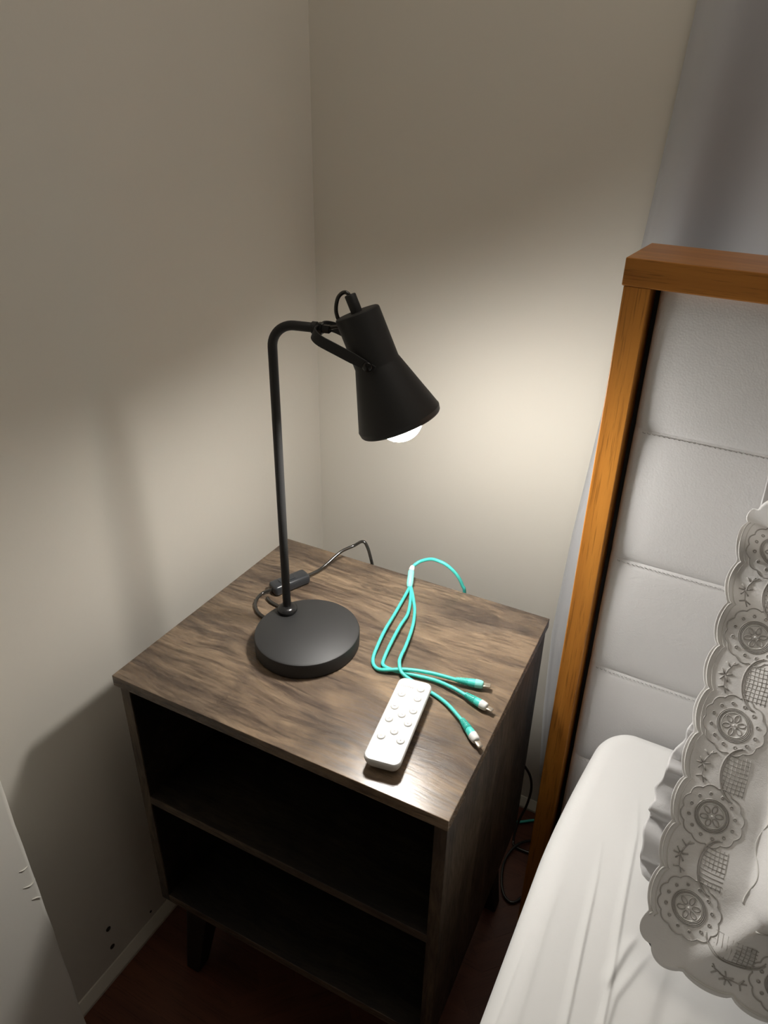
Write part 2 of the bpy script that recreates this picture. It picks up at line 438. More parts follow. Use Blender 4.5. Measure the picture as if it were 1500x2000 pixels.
bm = bmesh.new(); sweep(bm, path, 0.0060, 20); link('pole', bm, M['black'], lamp)
bm = bmesh.new(); lathe(bm, [(-0.006, 0.0066), (-0.005, 0.0076), (0.001, 0.0076)], E_, h, 24); 
link('ferrule', bm, M['black'], lamp, auto=40)
TH_ = 0.39
U_ = (h * math.cos(TH_) - zz * math.sin(TH_)).normalized()
P_ = E_ + U_ * 0.081
PSI = math.radians(23.3)
A_ = (h * math.sin(PSI) - zz * math.cos(PSI)).normalized()     # shade axis, pointing down out of the shade
B_ = A_.cross(nn).normalized()                                   # strap width direction helper
# yoke strap
hw = 0.0315
loc = [(0.090, hw), (0.060, hw), (0.032, hw)]
for k in range(0, 9):
    t = PI / 2 * k / 8; loc.append((0.022 - 0.020 * math.sin(t), hw - 0.020 + 0.020 * math.cos(t)))
loc += [(0.002, 0.006), (0.002, 0.0)]
loc = loc + [(a, -b) for a, b in reversed(loc[:-1])]
wdir = U_.cross(nn).normalized()
bm = bmesh.new(); rings = []
for i, (a, b) in enumerate(loc):
    c = E_ + U_ * a + nn * b
    p0 = loc[max(i - 1, 0)]; p1 = loc[min(i + 1, len(loc) - 1)]
    tx, tn = p1[0] - p0[0], p1[1] - p0[1]; L = math.hypot(tx, tn); ox, on = -tn / L, tx / L
    off = (U_ * ox + nn * on) * 0.0010
    wv = 0.0068
    if i in (0, len(loc) - 1): wv = 0.0045
    rings.append([bm.verts.new(c + off + wdir * wv), bm.verts.new(c + off - wdir * wv), bm.verts.new(c - off - wdir * wv), bm.verts.new(c - off + wdir * wv)])
for A, B in zip(rings, rings[1:]):
    for k in range(4): bm.faces.new((A[k], A[(k + 1) % 4], B[(k + 1) % 4], B[k]))
bm.faces.new(rings[0]); bm.faces.new(rings[-1])
link('yoke', bm, M['black'], lamp, smooth=True, bevel=0.0006, auto=40)
bm = bmesh.new(); lathe(bm, [(0.003, 0.0080), (0.008, 0.0080), (0.0082, 0.0055), (0.017, 0.0055), (0.018, 0.0045)], E_, h, 6)
link('yoke_nut', bm, M['black_satin'], lamp, smooth=False)
for sgn in (1, -1):
    bm = bmesh.new(); lathe(bm, [(0.0272, 0.0035), (0.0325, 0.0035), (0.0326, 0.0062), (0.0345, 0.0062), (0.036, 0.0050), (0.0362, 0.0)], P_, nn * sgn, 20)
    link('pivot_screw', bm, M['black_satin'], lamp)
# shade
bm = bmesh.new()
lathe(bm, [(-0.0600, 0.0), (-0.0600, 0.0255), (-0.0590, 0.0272), (-0.0570, 0.0278), (0.0045, 0.0282), (0.0065, 0.0290), (0.0755, 0.0528), (0.0785, 0.0540), (0.0845, 0.0530),
           (0.0862, 0.0518), (0.0862, 0.0508), (0.0780, 0.0518), (0.0755, 0.0512), (0.0070, 0.0278), (0.0045, 0.0270), (-0.0575, 0.0266), (-0.0585, 0.0)], P_, A_, 80)
shade = link('shade', bm, M['black'], lamp, auto=25)
bm = bmesh.new()
lathe(bm, [(-0.056, 0.0), (-0.056, 0.0262), (0.0048, 0.0265), (0.0075, 0.0274), (0.0750, 0.0505), (0.0750, 0.0500), (0.0080, 0.0268), (0.0050, 0.0259), (-0.054, 0.0256), (-0.054, 0.0)], P_, A_, 64)
link('shade_lining', bm, M['lining'], shade, auto=30)
bm = bmesh.new(); prof_b = [(0.000, 0.0130), (0.022, 0.0135), (0.040, 0.0170)]
cs, rb = 0.0795, 0.0300
for k in range(6, 25):
    t = PI * k / 24; prof_b.append((cs - rb * math.cos(t), rb * math.sin(t) if k < 24 else 0.0))
lathe(bm, prof_b, P_, A_, 48)
link('bulb', bm, M['bulb'], lamp)
bm = bmesh.new(); lathe(bm, [(-0.054, 0.019), (-0.012, 0.019), (-0.010, 0.017), (0.001, 0.0165)], P_, A_, 32)
link('lamp_socket', bm, M['black_pl'], lamp)
bm = bmesh.new(); lathe(bm, [(-0.0595, 0.0078), (-0.0600, 0.0070), (-0.0805, 0.0070), (-0.0815, 0.0062)], P_, A_, 24)
link('cord_grip', bm, M['black'], lamp, auto=40)
side = A_.cross(nn).normalized()
if side.dot(h) > 0: side = -side
gt = P_ - A_ * 0.080
pts = [gt - A_ * (-0.004), gt - A_ * 0.0035 + side * 0.002, gt - A_ * 0.006 + side * 0.0075, gt - A_ * 0.0015 + side * 0.0165, gt + A_ * 0.012 + side * 0.0245,
       gt + A_ * 0.027 + side * 0.0245, gt + A_ * 0.040 + side * 0.0175, gt + A_ * 0.0425 + side * 0.010, gt + A_ * 0.034 + side * 0.009, E_ + h * 0.017 + zz * 0.002]
tube('shade_cord', pts, 0.0024, M['cord'], lamp, 12)

# power cord with the inline switch
z1 = H0 + 0.0031
cord_pts = [(0.207, -0.366, z1 + 0.003), (0.185, -0.362, z1), (0.163, -0.3915, z1), (0.146, -0.389, z1), (0.1315, -0.3735, z1), (0.127, -0.356, z1 + 0.001), (0.1345, -0.347, z1 + 0.003), (0.1440, -0.3480, z1 + 0.005)]
cord_pts = [(0.200, -0.3700, z1 + 0.002), (0.184, -0.3680, z1), (0.168, -0.3620, z1 + 0.001), (0.155, -0.3590, z1 + 0.0015), (0.1430, -0.3610, z1 + 0.002)]
# a loop: leaves the base, swings out to the left and turns into the switch
cord_pts = [(0.196, -0.4050, z1 + 0.003), (0.178, -0.4060, z1), (0.158, -0.4010, z1), (0.1415, -0.3880, z1), (0.1330, -0.3720, z1), (0.1325, -0.3590, z1 + 0.001), (0.1400, -0.3500, z1 + 0.004), (0.1460, -0.3450, z1 + 0.006)]
tube('power_cord', cord_pts, 0.0027, M['cord'], lamp, 12)
tube('power_cord', [(0.203, -0.3740, z1 + 0.004), (0.190, -0.3725, z1), (0.172, -0.3720, z1), (0.156, -0.3690, z1), (0.146, -0.3640, z1)], 0.0025, M['cord'], lamp, 12)
sw0 = Vector((0.1445, -0.3478, H0)); sw1 = Vector((0.1690, -0.2905, H0)); sd = (sw1 - sw0).normalized()
sm = (sw0 + sw1) / 2; sw_ang = math.atan2(sd.y, sd.x)
bm = bmesh.new(); box(bm, -0.0325, 0.0325, -0.0130, 0.0130, 0.0004, 0.0185)
swo = link('cord_switch', bm, M['black_pl'], lamp, smooth=True, bevel=0.0055, seg=4); swo.location = sm; swo.rotation_euler = (0, 0, sw_ang)
bm = bmesh.new(); box(bm, -0.0190, 0.0080, -0.0060, 0.0060, 0.0170, 0.0200)
for v in bm.verts:
    if v.co.x > 0 and v.co.z > 0.019: v.co.z += 0.0012
ro = link('switch_rocker', bm, M['black_pl'], swo, smooth=True, bevel=0.0012, seg=2)
e1 = sm + sd * 0.031
# from the switch over the back edge of the nightstand, down to the floor and round beneath it
tube('power_cord', [(e1.x, e1.y, z1 + 0.006), (0.1745, -0.2640, z1 + 0.003), (0.1800, -0.2450, z1 + 0.008), (0.1900, -0.2180, z1 + 0.020), (0.2030, -0.1960, 0.6880), (0.2160, -0.1880, 0.6965), (0.2250, -0.1870, 0.6880),
     (0.2330, -0.1850, 0.6580), (0.2400, -0.175, 0.60), (0.2900, -0.14, 0.42), (0.42, -0.11, 0.26), onfloor((0.505, -0.085, 0.225)), onfloor((0.5380, -0.066, 0.180)), onfloor((0.5500, -0.060, 0.134)), onfloor((0.5470, -0.060, 0.078)), onfloor((0.537, -0.075, 0.030)),
     onfloor((0.5380, -0.1000, 0.0040)), onfloor((0.5500, -0.1120, 0.0040)), onfloor((0.5900, -0.1080, 0.0040)), onfloor((0.6200, -0.0950, 0.0040)), onfloor((0.6100, -0.0720, 0.0040)), onfloor((0.5800, -0.0790, 0.0055)), onfloor((0.5500, -0.1080, 0.0085)),
     onfloor((0.5380, -0.1500, 0.0050)), onfloor((0.5480, -0.1950, 0.0040)), onfloor((0.5650, -0.2220, 0.0040)), onfloor((0.5850, -0.2240, 0.0040)), onfloor((0.6050, -0.1950, 0.0040)), onfloor((0.66, -0.16, 0.0040))], 0.0028, M['cord'], lamp, 12)

# ------------------------------------------------------------------ three-way charging cable
ch = tag(empty('charging_cable', (0, 0, 0)), 'turquoise three-way charging cable lying right of the lamp base', 'cable')
zt = H0 + 0.0029
tube('trunk_cable', [(0.3236, -0.2060, 0.6880), (0.3245, -0.1990, 0.6900), (0.3310, -0.1900, 0.6945), (0.3440, -0.1850, 0.7000), (0.3560, -0.1840, 0.7020), (0.3760, -0.1840, 0.6990), (0.3950, -0.1830, 0.6860),
     (0.4060, -0.1800, 0.6660), (0.4100, -0.1750, 0.6400), (0.4050, -0.150, 0.50), (0.3900, -0.11, 0.25), (0.4100, -0.075, 0.06), onfloor((0.4500, -0.058, 0.0060)), onfloor((0.5000, -0.0570, 0.0035)), onfloor((0.5302, -0.0539, 0.0035)), onfloor((0.5671, -0.0302, 0.0035)), onfloor((0.6100, -0.0200, 0.0035)), onfloor((0.70, -0.03, 0.0035))], 0.0029, M['teal'], ch, 12)
def lathe_path(name, a, b, prof, m, parent, n=20):
    a = Vector(a); b = Vector(b); d = (b - a); L = d.length
    bm = bmesh.new(); lathe(bm, [(s * L, r) for s, r in prof], a, d, n); return link(name, bm, m, parent, auto=50)
s0 = (0.3236, -0.2060, 0.6880); s1 = (0.3335, -0.2330, 0.6690)
lathe_path('splitter', (0.3245, -0.2100, 0.6860), s1, [(0, 0.0040), (0.06, 0.0052), (0.75, 0.0056), (0.9, 0.0050), (1, 0.0040)], M['teal_light'], ch)
lathe_path('splitter_cap', (0.3232, -0.2030, 0.6895), (0.3246, -0.2106, 0.6857), [(0, 0.0034), (0.5, 0.0045), (1, 0.0046)], M['plug_white'], ch)
def strand(pts): tube('strand', pts, 0.0026, M['teal'], ch, 12)
strand([(0.3325, -0.2300, 0.6705), (0.3350, -0.2420, 0.6680), (0.3445, -0.3000, zt + 0.004), (0.3520, -0.3450, zt + 0.006), (0.3590, -0.3800, zt + 0.004), (0.3655, -0.4050, zt), (0.3760, -0.4180, zt), (0.3900, -0.4205, zt + 0.002), (0.4200, -0.4080, zt + 0.006), (0.4560, -0.3970, zt + 0.006), (0.4910, -0.3905, zt + 0.004)])
strand([(0.3335, -0.2310, 0.6705), (0.3420, -0.2440, 0.6670), (0.3615, -0.2900, zt + 0.003), (0.3680, -0.3300, zt + 0.006), (0.3750, -0.3720, zt + 0.005), (0.3800, -0.4000, zt), (0.3870, -0.4115, zt + 0.001), (0.4050, -0.4125, zt + 0.001), (0.4330, -0.4075, zt + 0.001), (0.4640, -0.4035, zt + 0.002), (0.4930, -0.4070, zt + 0.004), (0.5150, -0.4115, zt + 0.004)])
strand([(0.3345, -0.2305, 0.6705), (0.3450, -0.2440, 0.6670), (0.3640, -0.2730, zt + 0.002), (0.3780, -0.3020, zt + 0.005), (0.3880, -0.3300, zt + 0.006), (0.3970, -0.3650, zt + 0.006), (0.4025, -0.3900, zt + 0.008), (0.4080, -0.4045, zt + 0.0100), (0.4180, -0.4155, zt + 0.0050), (0.4400, -0.4190, zt), (0.4760, -0.4270, zt), (0.5000, -0.4370, zt + 0.002), (0.5290, -0.4555, zt + 0.004)])
def connector(a, b, tip, tiplen, bodycol, tipmat):
    a = Vector(a); b = Vector(b); d = (b - a).normalized(); L = (b - a).length
    e = empty('connector', (0, 0, 0)); e.parent = ch
    prof = []
    for k in range(9):     # ribbed strain relief
        s = k / 9 * 0.45
        prof += [(s, 0.0032 + 0.0016 * k / 8 + 0.0006), (s + 0.022, 0.0032 + 0.0016 * k / 8 + 0.0006), (s + 0.024, 0.0030 + 0.0016 * k / 8), (s + 0.046, 0.0030 + 0.0016 * k / 8)]
    prof += [(0.47, 0.0052), (0.62, 0.0057), (0.80, 0.0056)]
    lathe_path('strain_relief', a, b, prof, M['teal'], e)
    lathe_path('plug_body', a + d * L * 0.70, b, [(0, 0.0052), (0.04, 0.0061), (0.7, 0.0057), (0.92, 0.0050), (1, 0.0040)], bodycol, e)
    # metal tip: flat rounded bar
    w = d.cross(Vector((0, 0, 1))).normalized(); u = w.cross(d).normalized()
    bm = bmesh.new(); rg = []
    for s in (0, tiplen):
        rg.append([bm.verts.new(b - d * 0.001 + d * s + w * i * tip[0] + u * j * tip[1]) for i, j in ((-1, -1), (1, -1), (1, 1), (-1, 1))])
    for k in range(4): bm.faces.new((rg[0][k], rg[0][(k + 1) % 4], rg[1][(k + 1) % 4], rg[1][k]))
    bm.faces.new(rg[0]); bm.faces.new(rg[1])
    link('plug_tip', bm, tipmat, e, smooth=True, bevel=0.0009)
    return e
zc = H0 + 0.0075
connector((0.4895, -0.3910, zc), (0.5270, -0.3820, zc), (0.0040, 0.0014), 0.011, M['teal_light'], M['plug_metal'])
connector((0.5130, -0.4110, zc), (0.5470, -0.4185, zc), (0.0034, 0.0012), 0.010, M['plug_white'], M['plug_metal'])
connector((0.5270, -0.4540, zc), (0.5570, -0.4770, zc), (0.0036, 0.0014), 0.011, M['plug_white'], M['plug_metal'])

# ------------------------------------------------------------------ remote control
c_TL = Vector((0.4203, -0.4347, 0)); c_TR = Vector((0.4749, -0.4193, 0)); c_BR = Vector((0.4991, -0.5681, 0)); c_BL = Vector((0.4474, -0.5775, 0))
rm_top = (c_TL + c_TR) / 2; rm_bot = (c_BL + c_BR) / 2
RL = (rm_top - rm_bot).length; rdir = (rm_top - rm_bot).normalized(); RWd = 0.0470
RL = 0.1440
mid = (rm_top + rm_bot) / 2
rz_r = math.atan2(rdir.y, rdir.x) - PI / 2
rem = tag(empty('remote_control', (mid.x, mid.y, H0), rz_r), 'white remote control with round buttons near the front edge of the nightstand', 'remote')
def rrect(hx, hy, r, n=7):
    out = []
    for cx, cy, a0 in ((hx - r, hy - r, 0), (-hx + r, hy - r, 90), (-hx + r, -hy + r, 180), (hx - r, -hy + r, 270)):
        for k in range(n + 1):
            a = math.radians(a0 + 90 * k / n); out.append((cx + r * math.cos(a), cy + r * math.sin(a)))
    return out
bm = bmesh.new(); rings = []
RT = 0.0195
for (z, ins, r) in ((0.0006, 0.0085, 0.006), (0.0022, 0.0062, 0.007), (0.0060, 0.0032, 0.0085), (0.0115, 0.0010, 0.0092), (0.0160, 0.0, 0.0098), (0.0182, 0.0004, 0.0096), (RT, 0.0016, 0.0088)):
    rings.append([bm.verts.new((x, y, z)) for x, y in rrect(RWd / 2 - ins, RL / 2 - ins, r)])
for A, B in zip(rings, rings[1:]):
    k_ = len(A)
    for k in range(k_): bm.faces.new((A[k], A[(k + 1) % k_], B[(k + 1) % k_], B[k]))
bm.faces.new(rings[0]); bm.faces.new(rings[-1])
link('body', bm, M['remote'], rem, auto=35)
Rinv = Matrix.Rotation(-rz_r, 3, 'Z')
bt = [(0.4653, -0.4388), (0.4449, -0.4627), (0.468, -0.4605), (0.4473, -0.488), (0.4696, -0.4838), (0.4603, -0.4967), (0.4501, -0.509), (0.4723, -0.5055), (0.4634, -0.5261), (0.4539, -0.5385), (0.4763, -0.5354)]
# regular layout in the remote's own axes, read off the photograph
lay = [(0.0105, 0.0560), (-0.0110, 0.0405), (0.0115, 0.0385), (-0.0125, 0.0165), (0.0125, 0.0165), (0.0005, 0.0060), (-0.0125, -0.0055), (0.0125, -0.0055), (0.0005, -0.0230), (-0.0125, -0.0345), (0.0125, -0.0345)]
def ring_mesh(bm, x, y, z, r, t, n=24, a0=0, a1=360):
    pts = [Vector((x + r * math.cos(math.radians(a0 + (a1 - a0) * k / n)), y + r * math.sin(math.radians(a0 + (a1 - a0) * k / n)), z)) for k in range(n + (0 if a1 - a0 == 360 else 1))]
    sweep(bm, pts, t, 5, closed=(a1 - a0 == 360))
def seg(bm, x0, y0, x1, y1, z, t=0.00022): sweep(bm, [Vector((x0, y0, z)), Vector((x1, y1, z))], t, 5)
for i, (x, y) in enumerate(lay):
    bm = bmesh.new(); r = 0.0048
    lathe(bm, [(-0.0006, r + 0.0006), (0.0001, r + 0.0006), (0.00015, r + 0.0001), (0.0008, r), (0.0013, r - 0.0007), (0.0014, r - 0.0020), (0.0012, 0.0)], (x, y, RT), (0, 0, 1), 28)
    b = link('button', bm, M['remote_btn'], rem)
    z = RT + 0.00128; bm = bmesh.new()
    if i == 0: ring_mesh(bm, x, y, z, 0.0014, 0.0002, 18, 120, 420); seg(bm, x, y + 0.0004, x, y + 0.0018, z)
    elif i == 1: ring_mesh(bm, x, y, z, 0.0009, 0.00025)
    elif i == 2: seg(bm, x - 0.0013, y, x + 0.0013, y, z)
    elif i == 3: seg(bm, x - 0.0021, y + 0.0002, x + 0.0021, y + 0.0002, z, 0.0004)
    elif i == 4: seg(bm, x - 0.0015, y - 0.0008, x, y + 0.0014, z, 0.0003); seg(bm, x, y + 0.0014, x + 0.0015, y - 0.0008, z, 0.0003)
    elif i == 5: seg(bm, x - 0.0014, y, x + 0.0004, y, z); ring_mesh(bm, x + 0.0012, y, z, 0.0004, 0.0003, 12)
    elif i == 6: ring_mesh(bm, x, y, z, 0.0011, 0.00025, 18, 0, 270); seg(bm, x + 0.0003, y, x + 0.0014, y + 0.0014, z)
    elif i == 7: seg(bm, x - 0.0015, y + 0.0006, x, y - 0.0012, z, 0.0003); seg(bm, x, y - 0.0012, x + 0.0015, y + 0.0006, z, 0.0003)
    elif i == 8: ring_mesh(bm, x, y, z, 0.0013, 0.00022); seg(bm, x, y, x, y + 0.0009, z); seg(bm, x, y, x + 0.0007, y, z)
    elif i == 9:
        for q in range(3): seg(bm, x - 0.0014, y - 0.001 + q * 0.001, x + 0.0014, y - 0.001 + q * 0.001, z, 0.00018)
    else: ring_mesh(bm, x, y, z, 0.0006, 0.0003, 12); [seg(bm, x, y, x + 0.0016 * math.cos(a), y + 0.0016 * math.sin(a), z, 0.0002) for a in (0.5, 2.6, 4.7)]
    link('button_icon', bm, M['print'], b)
# fine raised curves that join the control cluster
for a0, a1 in ((52, 100), (232, 290)):
    bm = bmesh.new(); ring_mesh(bm, 0.0, 0.0058, RT + 0.00001, 0.0185, 0.00022, 20, a0, a1)
    link('cluster_outline', bm, M['print_faint'], rem)
def text(name, body, size, loc, m, parent, rz=0.0):
    cu = bpy.data.curves.new(name, 'FONT'); cu.body = body; cu.size = size; cu.align_x = 'CENTER'; cu.align_y = 'CENTER'
    cu.extrude = 0.00006; cu.offset = size * 0.012
    o = bpy.data.objects.new(name, cu); COL.objects.link(o)
    dg = bpy.context.evaluated_depsgraph_get(); me = bpy.data.meshes.new_from_object(o.evaluated_get(dg)); bpy.data.objects.remove(o)
    me.materials.clear(); me.materials.append(m)
    ob = bpy.data.objects.new(name, me); COL.objects.link(ob); ob.parent = parent; ob.location = loc; ob.rotation_euler = (0, 0, rz); return ob
text('brand_lettering', 'Comfee', 0.0058, (-0.0085, 0.0560, RT + 0.00006), M['print'], rem)
bm = bmesh.new(); x_ = -0.0065
for q_, L_ in enumerate((0.0012, 0.0018, 0.0009, 0.0016, 0.0010, 0.0017, 0.0011)):
    box(bm, x_, x_ + L_, -0.0496 + (q_ % 2) * 0.0002, -0.0486, RT, RT + 0.0001); x_ += L_ + 0.0004
tag(link('small_lettering', bm, M['print_faint'], rem, smooth=False), kind='stuff')

# ------------------------------------------------------------------ bed frame with upholstered headboard
HX, HY, HZ = 0.6046, -0.28, 1.2320
HW = 1.50
bed = tag(empty('bed', (0, 0, 0)), 'bed with golden oak framed headboard and white leatherette panels', 'bed')
PWd = 0.0300
HD = 0.145
def post(x0, x1):
    boxo('headboard_post', x0, x1, HY, HY + 0.045, GZ, HZ - 0.0305, M['oak_z'], bed, 0.0012)
post(HX + 0.0025, HX + 0.0025 + PWd); post(HX + HW - PWd, HX + HW)
boxo('headboard_rail', HX, HX + HW + 0.0025, HY, HY + 0.155, HZ - 0.0305, HZ, M['oak_x'], bed, 0.0015)
boxo('headboard_back', HX + 0.012, HX + HW - 0.012, HY + 0.045, HY + 0.057, 0.10, HZ - 0.0305, M['leg_black'], bed)
cx0, cx1 = HX + 0.0025 + PWd + 0.0075, HX + HW - PWd - 0.0075
seams = [0.30, 0.487, 0.670, 0.8534, 1.0360, HZ - 0.0305]
CF = HY + 0.010          # front face of the cushions
def cushion(z0, z1, topmost):
    bm = bmesh.new(); nx, nz = 70, 26; g = []
    def prof(t, w, r):        # distance t into panel
        return 0 if t >= r else r - math.sqrt(max(0, r * r - (r - t) ** 2))
    xs = [cx0 + (cx1 - cx0) * (0.5 - 0.5 * math.cos(PI * i / nx)) for i in range(nx + 1)]
    zs_ = [z0 + (z1 - z0) * (0.5 - 0.5 * math.cos(PI * j / nz)) for j in range(nz + 1)]
    for z in zs_:
        row = []
        for x in xs:
            ex = prof(min(x - cx0, cx1 - x), 0, 0.016)
            dz_t, dz_b = z1 - z, z - z0
            ez = 0.0024 * (math.exp(-(dz_t / 0.007)) if not topmost else 0) + 0.0024 * math.exp(-(dz_b / 0.007))
            puff = 0.0015 * math.sin(PI * (z - z0) / (z1 - z0))
            row.append(bm.verts.new((x, CF + ex + ez - puff + 0.0008 * noise.noise(Vector((x * 6, z * 6, 3))), z)))
        g.append(row)
    for A, B in zip(g, g[1:]):
        for k in range(nx): bm.faces.new((A[k], A[k + 1], B[k + 1], B[k]))
    back = [bm.verts.new((x, HY + 0.046, z)) for x, z in ((cx0, z0), (cx1, z0), (cx1, z1), (cx0, z1))]
    bm.faces.new(back)
    bm.faces.new([*g[0]][::-1] + [back[0], back[1]]); bm.faces.new([*g[-1]] + [back[2], back[3]])
    bm.faces.new([r[0] for r in g] + [back[3], back[0]]); bm.faces.new([r[-1] for r in g][::-1] + [back[1], back[2]])
    return link('cushion_panel', bm, M['leather'], bed, auto=60)
cps = [cushion(a, b, b > 1.1) for a, b in zip(seams, seams[1:])]
# stitches along the seams
for zi, cp in zip(seams[1:-1], cps):
    bm = bmesh.new(); x = cx0 + 0.012
    while x < cx1 - 0.01:
        sweep(bm, [Vector((x, CF + 0.0012, zi - 0.0030)), Vector((x + 0.0010, CF - 0.0002, zi - 0.0034)), Vector((x + 0.0024, CF - 0.0002, zi - 0.0036)), Vector((x + 0.0032, CF + 0.0012, zi - 0.0040))], 0.0004, 4)
        x += 0.0058
    tag(link('stitching', bm, M['thread'], cp), kind='stuff')
# side rail and slat base under the mattress, foot board
boxo('side_rail', HX + 0.07, HX + 0.092, HY - 0.005, HY - 2.05, 0.16, 0.30, M['oak_x'], bed, 0.002)
boxo('side_rail', HX + HW - 0.092, HX + HW - 0.07, HY - 0.005, HY - 2.05, 0.16, 0.30, M['oak_x'], bed, 0.002)
boxo('base_board', HX + 0.092, HX + HW - 0.092, HY - 0.01, HY - 2.04, 0.27, 0.298, M['leg_black'], bed)
for lx in (HX + 0.07, HX + HW - 0.12):
    for ly in (HY - 1.99, HY - 1.0): boxo('bed_leg', lx, lx + 0.05, ly - 0.05, ly, GZ, 0.16, M['oak_z'], bed, 0.002)

# ------------------------------------------------------------------ mattress in its fitted sheet
MX0, MX1, MY0, MY1, MZ = 0.6670, HX + HW - 0.075, -0.2850, -2.30, 0.599
RC, RE = 0.050, 0.030
def pl_dist(p, pl):
    best = 9; tt = 0; total = 0; side_ = 0; acc = 0; at = 0
    for a, b in zip(pl, pl[1:]):
        d = (b[0] - a[0], b[1] - a[1]); L2 = d[0] ** 2 + d[1] ** 2
        t = max(0, min(1, ((p[0] - a[0]) * d[0] + (p[1] - a[1]) * d[1]) / L2))
        q = (a[0] + t * d[0], a[1] + t * d[1]); e = math.hypot(p[0] - q[0], p[1] - q[1])
        if e < best:
            best = e; at = acc + t * math.sqrt(L2); side_ = 1 if (d[0] * (p[1] - a[1]) - d[1] * (p[0] - a[0])) > 0 else -1
            end = (t <= 0 and a == pl[0]) or (t >= 1 and b == pl[-1])
            tt = end
        acc += math.sqrt(L2)
    return best * side_, tt, at / acc
CR = [([(0.749, -0.365), (0.7633, -0.4563), (0.7676, -0.5566), (0.7725, -0.6379), (0.776, -0.78), (0.782, -0.95)], 0.0016, 0.0021),
      ([(0.7255, -0.460), (0.7338, -0.5357), (0.7384, -0.6182), (0.7421, -0.678), (0.747, -0.80), (0.75, -0.95)], 0.0017, 0.0021),
      ([(0.7901, -0.5719), (0.7792, -0.5974), (0.7697, -0.6368)], 0.0022, 0.0026),
      ([(0.8100, -0.575), (0.7960, -0.603), (0.7790, -0.645), (0.7740, -0.72)], 0.0017, 0.0026),
      ([(0.700, -0.500), (0.6980, -0.60), (0.7010, -0.72), (0.699, -0.9)], 0.0006, 0.003),
      ([(0.684, -0.60), (0.6815, -0.72), (0.680, -0.9)], 0.0016, 0.0025),
      ([(0.822, -0.56), (0.812, -0.64), (0.806, -0.78)], 0.0020, 0.008),
      ([(0.845, -0.60), (0.835, -0.70), (0.83, -0.82)], 0.0018, 0.010)]
def sm(a, b, x):
    t = max(0, min(1, (x - a) / (b - a))); return t * t * (3 - 2 * t)
def top_relief(x, y):
    z = 0
    if x < 1.0 and y > -1.0:
        for pl, hh, ww in CR:
            d, end, at = pl_dist((x, y), pl)
            if abs(d) < 4 * ww:
                k = 1.0 if not end else math.exp(-(abs(d) / ww) ** 2)
                k *= sm(0.0, 0.3, at)
                # steep on one side, soft on the other: a pressed pleat
                z += k * hh * (math.exp(-(d / ww) ** 2) if d > 0 else math.exp(-(d / (ww * 2.4)) ** 2))
    z += 0.0035 * noise.noise(Vector((x * 5, y * 3, 0.3))) + 0.0008 * noise.noise(Vector((x * 30, y * 8, 1.3)))
    return z
xs = [MX0 + 0.20 * i / 230 for i in range(230)] + [MX0 + 0.20 + 0.14 * i / 40 for i in range(41)] + [MX0 + 0.34 + (MX1 - MX0 - 0.34) * i / 24 for i in range(1, 25)]
ys = [MY0 - 0.72 * i / 190 for i in range(191)] + [MY0 - 0.72 - (MY0 - 0.72 - MY1) * i / 26 for i in range(1, 27)]
bm = bmesh.new(); g = []
cxm, cym = (MX0 + MX1) / 2, (MY0 + MY1) / 2; hxm, hym = (MX1 - MX0) / 2, (MY0 - MY1) / 2
for y in ys:
    row = []
    for x in xs:
        px, py = x - cxm, y - cym
        qx, qy = abs(px) - (hxm - RC), abs(py) - (hym - RC)
        if qx > 0 and qy > 0:
            L = math.hypot(qx, qy); sd_ = L - RC
            # squeeze the square corner into the round one
            k = max(qx, qy) / L
            nx_, ny_ = qx * k, qy * k
            px = math.copysign(hxm - RC + nx_, px); py = math.copysign(hym - RC + ny_, py)
            din = RC - math.hypot(nx_, ny_)
        else: din = -max(qx - RC, qy - RC)
        if din < 0: din = 0
        drop = 0
        if din < RE: drop = RE - math.sqrt(max(0, RE * RE - (RE - din) ** 2))
        drop = min(drop, RE)
        X, Y = px + cxm, py + cym
        tt_ = max(0, min(1, (Y + 0.53) / 0.24)); X += 0.024 * tt_ ** 1.5 * max(0, 1 - (X - MX0) / 0.20)
        row.append(bm.verts.new((X, Y, MZ - drop * 0.9 + top_relief(X, Y) * min(1, din / 0.02))))
    g.append(row)
for A, B in zip(g, g[1:]):
    for k in range(len(xs) - 1): bm.faces.new((A[k], B[k], B[k + 1], A[k + 1]))
per = [r[0] for r in g][::-1] + g[0][1:] + [r[-1] for r in g[1:]] + g[-1][1:-1][::-1]
prev = per
for s, (zz_, inn) in enumerate(((0.535, -0.000), (0.50, 0.002), (0.45, 0.003), (0.40, 0.004), (0.35, 0.006), (0.315, 0.010), (0.300, 0.022))):
    cur = []
    for i, v in enumerate(per):
        d = Vector((v.co.x - cxm, v.co.y - cym, 0))
        qx, qy = abs(d.x) - (hxm - RC), abs(d.y) - (hym - RC)
        nrm = Vector((math.copysign(max(qx, 0), d.x), math.copysign(max(qy, 0), d.y), 0))
        if nrm.length < 1e-6: nrm = Vector((1, 0, 0))
        nrm.normalize()
        wr = 0.0030 * noise.noise(Vector((v.co.x * 16, v.co.y * 16, zz_ * 9))) + (0.003 * math.sin(v.co.y * 55 + zz_ * 18) if s > 0 else 0.0)
        if nrm.y > 0.3: wr = 0.0; inn_ = 0.0 if inn < 0.02 else inn
        else: inn_ = inn
        cur.append(bm.verts.new((v.co.x - nrm.x * (inn_ - wr), v.co.y - nrm.y * (inn_ - wr), zz_)))
    n_ = len(per)
    for i in range(n_): bm.faces.new((prev[i], prev[(i + 1) % n_], cur[(i + 1) % n_], cur[i]))
    prev = cur
bm.faces.new(prev)
mt = tag(link('mattress', bm, M['sheet']), 'mattress covered with a creased white fitted sheet', 'mattress')

